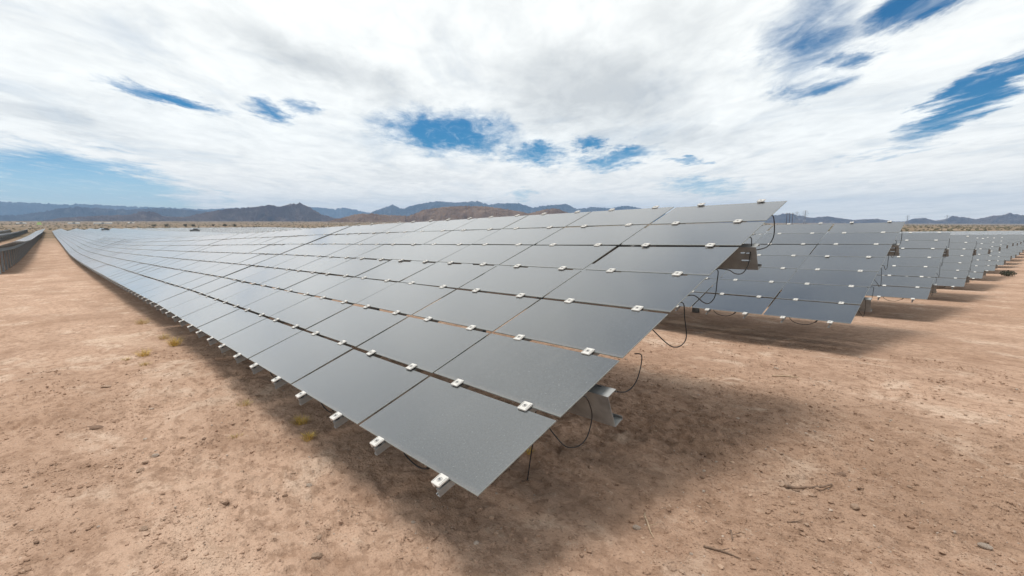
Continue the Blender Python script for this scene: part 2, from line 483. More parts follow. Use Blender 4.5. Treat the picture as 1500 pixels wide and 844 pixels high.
def frame_matrix(row_y, row_x, s_from_end, length=TABLE):
    """east low corner of a table, riding on the terrain"""
    def pt(s):
        x = row_x - s; sg = CX - x
        y = row_y + float(bend(sg)); return Vector((x, y, float(low_edge(x, y))))
    p0, p1 = pt(s_from_end), pt(s_from_end + length)
    X = (p0 - p1).normalized(); Y = Vector((0, 0, 1)).cross(X).normalized(); Z = X.cross(Y)
    M = Matrix((X, Y, Z)).transposed().to_4x4(); M.translation = p0 - Z * CLEAR
    return M
def solar_table(M, level, label, group, cables=False, lane=False):
    root = link('solar_table', None); root.empty_display_size = .3; root.matrix_world = M
    tag(root, label, 'solar table', group)
    tl = (-TILT, 0, 0)
    if level >= 2:
        for i in range(NCOL):
            for j in range(NROW):
                p = link('solar_panel', PANEL, root, T(i * MODW + GU + rng.normal(0, .0022), j * MODH + GV + rng.normal(0, .002), 0))
                p.rotation_euler = (TILT + R(rng.normal(0, .22)), R(rng.normal(0, .16)), 0)
    elif level == 1:
        for i in range(NCOL):
            p = link('solar_panel', STRIP, root, T(i * MODW + GU, 0, 0))
            p.rotation_euler = (TILT + R(rng.normal(0, .10)), R(rng.normal(0, .08)), 0)
            tag(p, kind='stuff')
    else:
        tag(link('solar_panel', GLASSSHEET, root), kind='stuff')
    if level >= 3:
        for k, u in enumerate(RAILS):
            r = link('rail', RAIL, root, T(u, 0, 0), (TILT, 0, 0))
            if k < 12:
                for j in range(NROW + 1):
                    link('clamp', CLAMP, r, (0, j * MODH if j else -.016, 0), (0, 0, rng.normal(0, .03)))
        tag(link('clamp', CLAMPREST, root), kind='stuff')
    elif level >= 1:
        tag(link('rail', RAILSET, root), kind='stuff')
        tag(link('clamp', CLAMPSET, root), kind='stuff')
    link('lower_beam', LOWBEAM, root); link('upper_beam', HIGHBEAM, root)
    for v in BEAM_V:
        for u in POSTS:
            if (u in (3.9, 7.2) and (v > 2 or u > 6)) or (lane and v > 2): link('post', POSTM[(u, v, 1) if lane else (u, v)], root)
    if cables:
        for c in CABLES: link('cable', c, root)
    if level >= 2: tag(link('cable', LEADS, root), kind='stuff')
    return root
mb = MB()
for j in range(NROW):
    mb.box((-PW, j * MODH + GV, -.0072), (0, j * MODH + GV + PH, 0), 'glass')
STRIP = mb.mesh('solar_panel')

S_END = 412
nA = int(S_END / TABLE)
G_A = 'solar tables of the long front row'
for k in range(nA):
    if k == 0: lab = 'grey glass solar table at the near end of the front row, nearest the camera'
    else: lab = 'solar table, %s from the near end of the long front row' % ordinal(k + 1)
    lev = 3 if k < 2 else 2 if k < 5 else 1 if k < 9 else 0
    solar_table(frame_matrix(ROW_Y[0], ROW_X[0], k * TABLE), lev, lab, G_A, k == 0)
far_frames = []
for r in range(1, 20):
    for k in range(int((S_END + ROW_X[r] - CX) / TABLE)):
        M = frame_matrix(ROW_Y[r], ROW_X[r], k * TABLE)
        if r <= 11 and k < (3 if r < 4 else 2):
            rowname = 'the %s row behind' % ordinal(r)
            lab = ('solar table at the near right end of ' if k == 0 else 'solar table, %s from the right end of ' % ordinal(k + 1)) + rowname
            lev = (3 if k == 0 else 2) if r <= 1 else 2 if (r <= 3 and k == 0) else 1 if r <= 6 else 0
            solar_table(M, lev, lab, 'solar tables of the rows behind', k == 0 and r <= 3)
        elif r <= 4 and k >= 6:
            lab = 'far table, %s from the right in the %s row behind' % (ordinal(k + 1), ordinal(r))
            solar_table(M, 0, lab, 'solar tables of the rows behind')
        else: far_frames.append(M)
# the rows south of the lane, seen from behind
for r, (y0, x0, nm) in enumerate(((-5.75, -42.5, 'first'), (-12.6, -50, 'second'), (-19.4, -52, 'third'))):
    for k in range(int((S_END + x0 - CX) / TABLE)):
        M = frame_matrix(y0, x0, k * TABLE)
        if r == 0 or (r == 1 and k > 5) or (r == 2 and k > 14):
            lab = ('solar table ending the first row left of the lane, tall posts showing' if (r == 0 and k == 0) else
                   'solar table seen from behind, %s along the %s row left of the lane' % (ordinal(k + 1), nm))
            solar_table(M, 1 if (r == 0 and k < 4) else 0, lab, 'solar tables left of the lane', False, True)
        else: far_frames.append(M)
# everything farther off in the field: one mass
V = np.array(GLASSSHEET.vertices.__len__() * [0.0] * 3); GLASSSHEET.vertices.foreach_get('co', V); V = V.reshape(-1, 3)
mbf = MB(); cells(mbf, NCOL, NROW, thin=True)
for v in BEAM_V: mbf.box((0, v, -.30), (TABLE - .07, v + .08, -.088), 'dull_steel', T)
for u in POSTS: 
    x, y, z = T(u, BEAM_V[1] + .045, -.31); mbf.box((x - .07, y - .06, -.4), (x + .07, y + .06, z), 'dull_steel', None, (0, 1))
base_v = np.array(mbf.v); base_f = np.array(mbf.f)
vs, fs = [], []
for n, M in enumerate(far_frames):
    m3 = np.array(M); vs.append(base_v @ m3[:3, :3].T + m3[:3, 3]); fs.append(base_f + n * len(base_v))
vs = np.concatenate(vs).astype(np.float32); fs = np.concatenate(fs).astype(np.int32)
me = bpy.data.meshes.new('distant_solar_field')
me.vertices.add(len(vs)); me.vertices.foreach_set('co', vs.ravel())
me.loops.add(fs.size); me.loops.foreach_set('vertex_index', fs.ravel())
me.polygons.add(len(fs)); me.polygons.foreach_set('loop_start', np.arange(0, fs.size, 4, dtype=np.int32))
for q in mbf.mats: me.materials.append(MAT[q])
me.polygons.foreach_set('material_index', np.tile(np.array(mbf.mi, np.int32), len(far_frames))); me.update(calc_edges=True)
tag(link('distant_solar_field', me), 'mass of distant solar tables in the rows farther back', 'solar field', None, 'stuff')
# ------------------------------------------------------------------ mountains
def rock_material(name, a, b2, c2, scale):
    m, t, b = material(name)
    g = t.add('ShaderNodeNewGeometry').outputs['Position']
    n = t.noise(g, scale, 7, .62); n2 = t.noise(g, scale * 5, 5, .65)
    c = t.mix(t.remap(n, .38, .62), a, b2)
    c = t.mix(t.math('MULTIPLY', t.remap(n2, .52, .7), .6), c, c2)
    t.set(b.inputs['Base Color'], c); b.inputs['Roughness'].default_value = .95
    b.inputs['Specular IOR Level'].default_value = .1
    bp = t.add('ShaderNodeBump'); bp.inputs['Distance'].default_value = .3 / scale; bp.inputs['Strength'].default_value = .9
    t.set(bp.inputs['Height'], t.noise(g, scale * 3, 8, .7)); t.set(b.inputs['Normal'], bp.outputs[0])
    return m
ROCK = rock_material('purple brown rock', (.075, .048, .047), (.14, .098, .085), (.26, .20, .165), .004)
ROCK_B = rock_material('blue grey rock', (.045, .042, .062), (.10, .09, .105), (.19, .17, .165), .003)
HILL = rock_material('tan brown rock', (.16, .105, .078), (.24, .165, .12), (.33, .245, .18), .012)
RANGES = [
 ('mountains', 9500, 760, ROCK_B, [(112, 1.0), (106, 1.5), (100, 1.3), (96, 1.62), (93.15, 1.54), (91.59, 1.52), (89.51, 1.4), (88.18, 1.49), (86.34, 1.41), (84.13, 1.33), (82.32, 1.3), (79.01, 1.18), (77.25, 1.31), (74.8, 1.41), (70.24, 1.53), (69.22, 1.55), (68.18, 1.48), (66.78, 1.35), (65.71, 1.51), (64.63, 1.29), (63.17, 1.0), (61.7, 0.62), (58, .1)]),
 ('mountains', 5700, 560, ROCK_B, [(108, .6), (99, .9), (95, .6), (93.25, 0.5), (92.08, 0.56), (90.84, 0.8), (89.54, 1.11), (88.65, 1.25), (87.75, 1.2), (86.12, 1.11), (84.91, 1.07), (83.63, 1.18), (82.58, 1.24), (81.24, 1.18), (79.02, 1.0), (76.67, 0.9), (72.94, 0.57), (68, .05)]),
 ('mountains', 3600, 430, ROCK, [(96, -.05), (90.91, 0.08), (89.61, 0.35), (86.88, 0.55), (84.94, 0.63), (84.01, 0.95), (83.14, 0.9), (82.38, 0.52), (80.76, 0.46), (79.04, 0.88), (77.25, 1.24), (75.42, 1.4), (74.48, 1.48), (73.19, 1.71), (72.23, 1.51), (71.23, 1.81), (70.22, 1.9), (69.22, 1.47), (68.22, 0.82), (66.83, 0.45), (64.68, 0.08), (60, -.2)]),
 ('hill', 2000, 420, HILL, [(77, -.6), (73.01, -0.4), (70.34, -0.22), (67.55, 0.1), (65.39, 0.61), (64.65, 0.84), (62.81, 0.92), (61.69, 0.77), (58.65, 0.68), (57.08, 1.33), (54.72, 1.66), (52.35, 1.78), (50.75, 1.75), (49.15, 1.67), (45.94, 1.2), (44.73, 0.96), (42.73, 1.43), (41.53, 1.51), (40.33, 1.11), (38.74, 0.63), (34.82, 0.0), (31, -.5)]),
 ('mountains', 7000, 620, ROCK_B, [(66, .1), (63.93, 0.61), (62.42, 1.23), (60.52, 1.86), (59.4, 1.4), (58.62, 1.72), (57.06, 2.04), (55.5, 2.28), (53.53, 2.13), (50.75, 2.3), (49.55, 1.91), (48.35, 2.07), (45.94, 2.07), (44.33, 1.59), (42.73, 1.83), (40.34, 1.98), (39.15, 1.42), (37.19, 1.65), (35.24, 1.48), (33.72, 1.78), (32.19, 1.54), (30.31, 1.07), (27.38, 0.6), (23, .3), (19, .1)]),
 ('mountains', 5600, 480, ROCK, [(27, .1), (24, .3), (20.53, 0.43), (18.02, 0.7), (17.11, 0.87), (16.49, 0.69), (14.99, 0.41), (13.85, 0.54), (12.44, 0.33), (11.61, 0.2), (10.82, 0.26), (9.77, 0.29), (8.49, 0.06), (7.75, 0.06), (7.05, 0.31), (6.35, 0.34), (5.63, 0.12), (4.96, 0.24), (4.54, 0.5), (3.88, 0.41), (3.01, 0.23), (2.2, 0.46), (1.4, 0.56), (1.02, 0.67), (0.23, 0.5), (-2, .9), (-5, .5), (-9, .8), (-14, .3), (-18, .05)]),
]
for q, (nm, D, W, mt, prof) in enumerate(RANGES):
    pa = np.array([p[0] for p in prof][::-1]); pe = np.array([p[1] for p in prof][::-1])
    az = np.arange(pa[0], pa[-1], .04); tt = np.linspace(-1, 1, 91)
    A, TT = np.meshgrid(az, tt)
    wig = 1.6 * perlin(A * 1.3 + 11 * q, TT * 1.7, 20 + q)            # spurs do not run straight at the viewer
    AA = A + wig * np.abs(TT)
    E0 = np.interp(AA, pa, pe) * 1.06 + .03
    E = E0 + (.07 * perlin(A * 2.3, TT * 2 + 5, 30 + q) + .085 * perlin(A * 5.3, TT * 4, 45 + q) + .06 * np.abs(perlin(A * 11, TT * 6, 46 + q))) * np.clip(E0 * 1.2, .25, 1) * np.exp(-(TT / .12) ** 2)
    fall = (1 - np.abs(TT)) ** 1.3
    um = np.radians(A) * D; rm = TT * W; lam = W * .55
    wx = .5 * perlin(um / lam * .8, rm / lam * .8, 60 + q); wy = .5 * perlin(um / lam * .8 + 9, rm / lam * .8, 61 + q)
    rid = 0; amp = 1.0; fr_ = 1.0
    for o_ in range(5):
        rid = rid + amp * np.abs(perlin(um / lam * fr_ + wx, rm / lam * fr_ * .75 + wy, 50 + q + 7 * o_)); amp *= .55; fr_ *= 2.1
    mod = 1 - np.clip(1.5 * rid * np.minimum(np.abs(TT) * 4, 1), 0, .8) * (TT != 0)
    Rr = D + TT * W
    base = -40
    Hc = D * np.tan(np.radians(E))
    Z = base + (Hc - base) * fall * mod
    X = -np.sin(np.radians(A)) * Rr; Y = np.cos(np.radians(A)) * Rr
    o = link(nm, grid_mesh(nm, X, Y, Z, mt)); tag(o, kind='structure')

# ------------------------------------------------------------------ loose things on the ground
def rock_mesh(seed, flat=.55):
    bm = bmesh.new(); bmesh.ops.create_icosphere(bm, subdivisions=3, radius=.5)
    r = random.Random(seed); pl = []
    for _ in range(9):
        n = Vector((r.gauss(0, 1), r.gauss(0, 1), r.gauss(0, 1))).normalized(); pl.append((n, r.uniform(.27, .42)))
    for v in bm.verts:
        for n, d in pl:
            k = v.co.dot(n)
            if k > d: v.co -= n * (k - d) * .92
        v.co *= 1 + .06 * float(perlin(v.co.x * 5 + seed, v.co.y * 5 + v.co.z * 4, 3))
        v.co.z *= flat
    me = bpy.data.meshes.new('stone'); bm.to_mesh(me); bm.free()
    for p in me.polygons: p.use_smooth = False
    return me
STONES = [ # x, y, length, flatness, material, label
 (-4.64, .41, .075, .5, 'grey_stone', 'rounded grey stone alone on the bare ground left of the panels'),
 (-5.69, .10, .17, .28, 'dark_stone', 'flat brown slab of rock lying farthest left on the lane'),
 (-4.35, .29, .085, .45, 'stone', 'tan flat stone, front one of a close pair left of the panels'),
 (-4.48, .33, .07, .4, 'stone', 'tan flat stone, rear one of a close pair left of the panels'),
 (-3.65, .80, .055, .5, 'stone', 'small tan stone between the stone pair and the front panels'),
 (-3.20, 1.10, .06, .5, 'grey_stone', 'small grey stone in the shade edge below the front panels'),
 (-3.35, .63, .06, .5, 'dark_stone', 'small dark stone out from the third panel of the low edge'),
 (-3.44, .21, .07, .55, 'stone', 'reddish stone near the bottom of the picture, left of centre'),
 (-3.16, .93, .05, .5, 'dark_stone', 'dark clod by the small grey stone in the panel shade'),
 (-3.71, -.25, .05, .5, 'dark_stone', 'dark pebble low in the left corner of the ground'),
 (-2.40, .84, .085, .35, 'stone', 'broad pinkish rock half sunk at the bottom centre left'),
 (-2.52, .90, .05, .4, 'stone', 'little chip beside the broad pinkish rock'),
 (-1.37, 2.28, .06, .6, 'grey_stone', 'round grey stone between two twigs at the bottom centre'),
 (.02, 3.47, .09, .45, 'grey_stone', 'pale grey stone at the lower right edge of the ground'),
 (-.56, 3.45, .08, .5, 'stone', 'tan stone right of the dark stick'),
 (-.74, 3.94, .09, .3, 'dark_stone', 'thin dark flake of rock beyond the dark stick'),
 (-1.37, 3.10, .05, .5, 'dark_stone', 'dark crumb between the cable loops and the dark stick'),
 (-1.55, 3.50, .08, .5, 'dark_stone', 'dark clod in the churned soil by the end of the table'),
 (-7.25, .26, .16, .25, 'stone', 'wide pale slab half buried in the lane'),
 (-4.56, .74, .05, .5, 'dark_stone', 'small brown clod behind the rounded grey stone'),
 (-2.05, 1.42, .055, .5, 'stone', 'little stone right under the nearest white clamp'),
]
for k, (x, y, L, fl, mt, lab) in enumerate(STONES):
    me = rock_mesh(100 + k, fl); me.materials.append(MAT[mt])
    o = link('stone', me, None, (x, y, gz(x, y) + L * fl * .22), (rng.normal(0, .1), rng.normal(0, .1), rng.uniform(0, 6.28)))
    L *= .82; o.scale = (L, L * rng.uniform(.6, .85), L); tag(o, lab, 'stone', 'stones on the ground')
# gravel and crumbs: too many to count
bm = bmesh.new(); bmesh.ops.create_icosphere(bm, subdivisions=1, radius=.5); bm.verts.ensure_lookup_table()
iv = np.array([v.co[:] for v in bm.verts]); fi = np.array([[v.index for v in f.verts] for f in bm.faces]); bm.free()
NP = 90000
dd = 1.8 * (9.0 / 1.8) ** rng.random(NP); aa = np.radians(rng.uniform(-12, 100, NP))
px, py = -np.sin(aa) * dd, np.cos(aa) * dd
dens = perlin(px / .7, py / .6, 77) + .5 * perlin(px / .2, py / .2, 78) + 1.0 * np.exp(-(((px + 1.0) / 1.6) ** 2 + ((py - 4.4) / 1.9) ** 2))
keep = (dens + rng.normal(0, .3, NP) > .12); px, py, dd = px[keep], py[keep], dd[keep]
pz = ground(px, py, True, .018)
sz = np.clip((.0038 * rng.pareto(2.3, len(px)) + .0055) * (.55 + .17 * dd), 0, .036)
fr = [[], [], []]; vv = [[], [], []]; cnt = [0, 0, 0]
kind = rng.choice(3, len(px), p=[.12, .04, .84])
for k in range(len(px)):
    q = iv * (1 + rng.normal(0, .16, (12 if len(iv) == 12 else len(iv), 1)))
    q = q * sz[k] * np.array([1, rng.uniform(.6, 1), rng.uniform(.35, .7)]); a = rng.uniform(0, 6.28); c_, s_ = math.cos(a), math.sin(a)
    q = np.stack([q[:, 0] * c_ - q[:, 1] * s_, q[:, 0] * s_ + q[:, 1] * c_, q[:, 2]], 1) + (px[k], py[k], pz[k] + sz[k] * .12)
    g = kind[k]; vv[g].append(q); fr[g].append(fi + cnt[g]); cnt[g] += len(q)
allv = np.concatenate([np.concatenate(v) for v in vv]); off = np.cumsum([0] + cnt[:2])
allf = np.concatenate([np.concatenate(fr[g]) + off[g] for g in range(3)])
mi = np.concatenate([np.full(len(np.concatenate(fr[g])), g) for g in range(3)]).astype(np.int32)
me = bpy.data.meshes.new('gravel'); me.from_pydata(allv.tolist(), [], allf.tolist())
for q in ('stone', 'grey_stone', 'soil'): me.materials.append(MAT[q])
me.polygons.foreach_set('material_index', mi); me.update()
tag(link('gravel', me), 'fine gravel and earth crumbs strewn over the bare soil', 'gravel', None, 'stuff')

def twig(pts, r, mat, lab):
    P = smooth_path([(x, y, gz(x, y) + r * .8 + dz) for x, y, dz in pts], 4)
    P = [p + Vector((rng.normal(0, r * .35), rng.normal(0, r * .35), 0)) for p in P]
    mb = MB(); n = len(P); mb.tube(P, [r * (1.1 - .6 * i / n) for i in range(n)], mat, 7)
    q = P[n // 2]; mb.tube([q, q + Vector((.03, .035, .01))], r * .45, mat, 5)
    tag(mb.build('twig'), lab, 'twig', 'twigs on the ground')
twig([(-.93, 3.36, 0), (-.86, 3.48, .012), (-.78, 3.58, .016), (-.74, 3.69, .004)], .011, 'twig', 'crooked dark stick lying right of the front table')
twig([(-1.02, 2.37, 0), (-.94, 2.40, .004), (-.85, 2.42, 0)], .006, 'twig', 'straight brown twig at the bottom, right of centre')
twig([(-1.40, 2.40, .006), (-1.32, 2.32, .008), (-1.25, 2.25, 0)], .005, 'pale_twig', 'pale upright twig beside the round grey stone')
twig([(-.78, 2.91, 0), (-.72, 2.98, .005)], .004, 'twig', 'short thin twig between the straight twig and the dark stick')
twig([(-2.0, 6.36, 0), (-1.86, 6.43, .005), (-1.74, 6.49, .01)], .010, 'pale_twig', 'pale twig on the sunlit strip between the first two rows')
twig([(-.98, 2.62, 0), (-.93, 2.52, .004)], .005, 'twig', 'stubby brown twig behind the straight twig at the bottom')

def tuft(x, y, h, n, spread, mat, lab):
    mb = MB(); z = gz(x, y)
    for _ in range(n):
        a = rng.uniform(0, 6.28); b = spread * rng.random() ** .6; lean = rng.uniform(.1, .9); hh = h * rng.uniform(.45, 1.0)
        bx, by = x + math.cos(a) * b * .6, y + math.sin(a) * b * .6
        d = Vector((math.cos(a + rng.normal(0, .5)) * lean, math.sin(a + rng.normal(0, .5)) * lean, 1)).normalized()
        w = Vector((-math.sin(a), math.cos(a), 0)) * rng.uniform(.0012, .0026)
        p0 = Vector((bx, by, z - .004)); p1 = p0 + d * hh * .55; p2 = p1 + (d + Vector((d.x, d.y, -.35))).normalized() * hh * .5
        mb.face([p0 - w, p0 + w, p1 + w * .8, p1 - w * .8], mat); mb.face([p1 - w * .8, p1 + w * .8, p2], mat)
    tag(mb.build('grass_tuft'), lab, 'grass tuft', 'dry grass tufts along the shaded low edge')
for a in [(-4.40, 1.47, .10, 150, .10, 'straw', 'golden tuft of dry grass nearest under the third clamp pair'),
          (-3.93, 1.37, .08, 110, .08, 'straw', 'golden tuft of dry grass closest to the camera below the low edge'),
          (-9.18, 1.21, .20, 190, .13, 'straw', 'tallest golden grass tuft at the left, under the eighth panel'),
          (-8.74, .77, .13, 130, .14, 'straw', 'low golden tuft left of the tallest one'),
          (-10.0, 1.17, .13, 120, .13, 'straw2', 'bleached tuft just behind the tallest golden one'),
          (-8.06, .71, .07, 90, .11, 'straw2', 'thin bleached tuft in front of the low golden tuft'),
          (-5.29, 1.23, .07, 90, .12, 'straw2', 'thin bleached tuft in the shade by the fourth panel'),
          (-8.61, .55, .06, 70, .1, 'straw2', 'sparse pale tuft farthest out in the lane'),
          (-4.45, .95, .05, 60, .08, 'straw2', 'sparse wisp of grass in the sun below the low edge'),
          (-12.2, 1.1, .15, 150, .2, 'straw2', 'faded tuft far along the shaded low edge'),
          (-2.46, 2.50, .05, 60, .04, 'straw', 'small yellow tuft in the shade under the end of the front table')]: tuft(*a)

# thin wire that hangs from the glass to a stake in the soil
zz = gz(-2.17, 2.18)
mb = MB(); mb.tube(smooth_path([(-2.15, 2.24, zz + .72), (-2.14, 2.23, zz + .42), (-2.155, 2.20, zz + .16), (-2.17, 2.18, zz - .03)]),   .004, 'rubber', 6)
for a in (0, 2.1, 4.2): mb.tube([(-2.17, 2.18, zz + .004), (-2.17 + .035 * math.cos(a), 2.18 + .035 * math.sin(a), zz + .002)], .006, 'twig', 5)
tag(mb.build('ground_wire'), 'thin black earth wire running into the soil behind the nearest panel', 'wire')

# ------------------------------------------------------------------ plants
def leaf_cloud(mb, c, rad, n, size, mat):
    for _ in range(n):
        d = Vector((rng.normal(), rng.normal(), rng.normal())).normalized() * rng.random() ** .4
        p = Vector(c) + Vector((d.x * rad[0], d.y * rad[1], d.z * rad[2]))
        a = Vector((rng.normal(), rng.normal(), rng.normal())).normalized() * size * rng.uniform(.5, 1.2)
        b = a.orthogonal().normalized() * size * rng.uniform(.4, .9)
        mb.face([p - a, p + b * .7, p + a, p - b * .7], mat)
def tree(az, d, h, w, lab):
    x, y = polar(az, d); z = gz(x, y)
    root = link('desert_tree', None, None, (x, y, z)); tag(root, lab, 'tree', 'dark trees beyond the field')
    mb = MB(); mb.tube([(0, 0, -.3), (.1, .05, h * .3), (.15, -.1, h * .6)], [.22, .17, .09], 'bark', 7)
    for k in range(4):
        a = k * 1.6; mb.tube([(.1, .05, h * .3), (math.cos(a) * w * .3, math.sin(a) * w * .3, h * .66)], [.11, .05], 'bark', 5)
    mb.build('trunk', root)
    mb = MB()
    for k in range(9):
        a = rng.uniform(0, 6.28); r = rng.uniform(.1, .36) * w
        leaf_cloud(mb, (math.cos(a) * r, math.sin(a) * r, h * rng.uniform(.38, .85)), (w * .2, w * .2, h * .16), 46, .28, 'tree')
    mb.build('crown', root)
for a in [(80.75, 640, 4.6, 6, 'dark round tree, left of a close pair beyond the field'), (80.1, 650, 4.2, 5, 'dark tree, right of a close pair beyond the field'),
          (77.4, 630, 4.4, 6.5, 'broad dark tree right of the close pair beyond the field'), (76.5, 655, 3.6, 5, 'low dark tree, rightmost of those beyond the field'),
          (78.4, 700, 3.4, 4, 'small dark tree between the close pair and the broad tree'), (83.2, 690, 3.2, 7, 'low spreading dark tree left of the close pair'),
          (82.2, 680, 3.6, 8, 'wide low dark tree just left of the close pair')]: tree(*a)
x, y = -.45, 37.1; z = gz(x, y)
root = link('desert_shrub', None, None, (x, y, z)); tag(root, 'small dark shrub on bare ground at the right end of the sixth row', 'shrub')
mb = MB(); leaf_cloud(mb, (0, 0, .16), (.34, .34, .15), 420, .045, 'tree'); mb.build('foliage', root)
mb = MB()
for k in range(7): mb.tube([(0, 0, -.05), (math.cos(k) * .12, math.sin(k) * .12, .22)], [.012, .005], 'bark', 5)
mb.build('stem', root)
NB = 17000
bd = 118 * (2600 / 118) ** rng.random(NB); ba = np.radians(rng.uniform(-16, 112, NB))
bx, by = -np.sin(ba) * bd, np.cos(ba) * bd
ok = ~((bx > -430) & (bx < 3) & (by > -30) & (by < 152)); ok &= perlin(bx / 40, by / 40, 90) + rng.normal(0, .3, NB) > -.25
bx, by, bd = bx[ok], by[ok], bd[ok]; bz = ground(bx, by, True, 2.0)
bv, bf = [], []; hemi = iv.copy()
for k in range(len(bx)):
    s = rng.uniform(.35, .8) * (1 + .0006 * bd[k])
    q = hemi * (1 + rng.normal(0, .22, (len(hemi), 1))) * np.array([s * 2.0, s * 2.0, s * 1.15]) + (bx[k], by[k], bz[k] + s * .25)
    bf.append(fi + k * len(hemi)); bv.append(q)
me = bpy.data.meshes.new('desert_scrub'); me.from_pydata(np.concatenate(bv).tolist(), [], np.concatenate(bf).tolist()); me.materials.append(MAT['scrub'])
tag(link('desert_scrub', me), 'low olive scrub dotted over the plain beyond the field', 'scrub', None, 'stuff')

# ------------------------------------------------------------------ far structures
def hall(az, d, w, dep, h, lab, wall='white_metal'):
    x, y = polar(az, d); z = gz(x, y)
    root = link('metal_building', None, None, (x, y, z), (0, 0, R(az))); tag(root, lab, 'building', 'buildings on the plain')
    mb = MB(); mb.box((-w / 2, -dep / 2, -1), (w / 2, dep / 2, h), wall); mb.build('wall', root)
    mb = MB()
    p = [(-w / 2 - .3, -dep / 2 - .3, h + .02), (w / 2 + .3, -dep / 2 - .3, h + .02), (w / 2 + .3, 0, h + .8), (-w / 2 - .3, 0, h + .8), (w / 2 + .3, dep / 2 + .3, h + .02), (-w / 2 - .3, dep / 2 + .3, h + .02)]
    mb.face([p[0], p[1], p[2], p[3]], wall); mb.face([p[3], p[2], p[4], p[5]], wall); mb.face([p[0], p[3], p[5]], wall); mb.face([p[1], p[4], p[2]], wall)
    mb.build('roof', root)
    mb = MB(); mb.box((-2, -dep / 2 - .06, 0), (2, -dep / 2 - .01, 3), 'grey_metal'); mb.build('door', root)
hall(88.85, 1300, 18, 10, 1.7, 'small white metal building, left one of two at the foot of the mountains')
hall(86.9, 1300, 29, 12, 1.7, 'long white metal building, right one of two at the foot of the mountains')
hall(84.9, 1450, 12, 8, 1.3, 'tiny pale building right of the long white one')
hall(92.1, 1350, 14, 8, 1.3, 'tiny white building near the left edge of the plain')
x, y = polar(91.03, 1100); z = gz(x, y)
root = link('covered_stack', None, None, (x, y, z), (0, 0, R(91))); tag(root, 'lime green tarpaulin over a stack on the far left plain', 'covered stack')
mb = MB(); mb.quadbox([(-3.4, -2, -.5), (3.4, -2, -.5), (3.4, 2, -.5), (-3.4, 2, -.5), (-2.2, -1.2, 4.2), (1.9, -1.2, 4.6), (1.9, 1.2, 4.5), (-2.2, 1.2, 4.1)], 'lime'); mb.build('tarpaulin', root)
mb = MB(); mb.box((-3.6, -2.2, -.6), (3.6, 2.2, .25), 'grey_metal'); mb.build('pallet', root)

def cabinet(x, y, az, lab):
    z = gz(x, y)
    root = link('inverter_cabinet', None, None, (x, y, z), (0, 0, R(az))); tag(root, lab, 'inverter cabinet', 'cabinets among the rows')
    mb = MB(); mb.box((-1.5, -.5, -.2), (1.5, .5, 2.35), 'grey_metal'); mb.build('body', root)
    mb = MB(); mb.box((-1.65, -.6, 2.353), (1.65, .6, 2.5), 'grey_metal'); mb.build('roof', root)
    for k in (-1, 1):
        mb = MB(); mb.box((k * .72 - .66, -.53, .1), (k * .72 + .66, -.502, 2.1), 'dark_metal'); mb.build('door', root)
    mb = MB(); mb.box((-.5, -.3, 2.502), (.9, .3, 2.85), 'dark_metal'); mb.build('vent', root)
cabinet(-299.3, 19.35 - 2.5, 87, 'grey inverter cabinet rising between far rows, left one of two')
cabinet(-203.5, 37.6 - 1.65, 80, 'grey inverter cabinet rising between far rows, right one of two')

def pylon(az, d, h, yaw_, lab):
    x, y = polar(az, d); z = gz(x, y)
    root = link('transmission_tower', None, None, (x, y, z), (0, 0, R(yaw_))); tag(root, lab, 'pylon', 'transmission towers on the skyline')
    mb = MB(); lv = [(0, .085 * h), (.35, .05 * h), (.68, .022 * h), (.98, .008 * h)]
    for sx in (-1, 1):
        for sy in (-1, 1):
            for (a, wa), (b, wb) in zip(lv, lv[1:]): mb.beam((sx * wa, sy * wa, a * h - (.5 if a == 0 else 0)), (sx * wb, sy * wb, b * h), .5, 'lattice')
    for (a, wa), (b, wb) in zip(lv, lv[1:]):
        for s in (-1, 1):
            mb.beam((-wa, s * wa, a * h), (wb, s * wb, b * h), .28, 'lattice'); mb.beam((wa, s * wa, a * h), (-wb, s * wb, b * h), .28, 'lattice')
            mb.beam((s * wa, -wa, a * h), (s * wb, wb, b * h), .28, 'lattice')
    mb.build('mast', root)
    for q, w in ((.66, .16), (.8, .2), (.93, .14)):
        mb = MB(); mb.beam((-w * h, 0, q * h), (w * h, 0, q * h), .5, 'lattice')
        for s in (-1, 1):
            mb.beam((s * w * h, 0, q * h), (0, 0, (q + .06) * h), .3, 'lattice'); mb.beam((s * w * h, 0, q * h), (s * w * h, 0, q * h - 2.2), .3, 'lattice')
        mb.build('cross_arm', root)
pylon(15.63, 1500, 38, 20, 'tallest lattice transmission tower, right of the three dark poles')
pylon(16.35, 1900, 42, 15, 'fainter lattice tower just left of the tallest one')
pylon(7.56, 2700, 40, 0, 'far lattice tower above the second row, on the distant ridge')
pylon(4.87, 2500, 38, 5, 'far lattice tower nearest the right edge of the picture')
x, y = polar(16.98, 800); z = gz(x, y)
root = link('utility_structure', None, None, (x, y, z), (0, 0, R(20))); tag(root, 'group of three dark wooden poles carrying a power line', 'power poles')
for k in (-1, 0, 1):
    mb = MB(); mb.tube([(k * 3.6, 0, -1), (k * 3.6, 0, 19.5)], [.42, .3], 'pole', 8); mb.build('pole', root)
mb = MB(); mb.box((-5.6, -.2, 17.6), (5.6, -.45, 18.0), 'pole'); mb.build('cross_arm', root)
x, y = polar(64.17, 600); z = gz(x, y)
root = link('utility_pole', None, None, (x, y, z), (0, 0, R(60))); tag(root, 'lone thin utility pole in front of the brown hill', 'utility pole')
mb = MB(); mb.tube([(0, 0, -.8), (0, 0, 8.6)], [.2, .14], 'pole', 8); mb.build('pole', root)
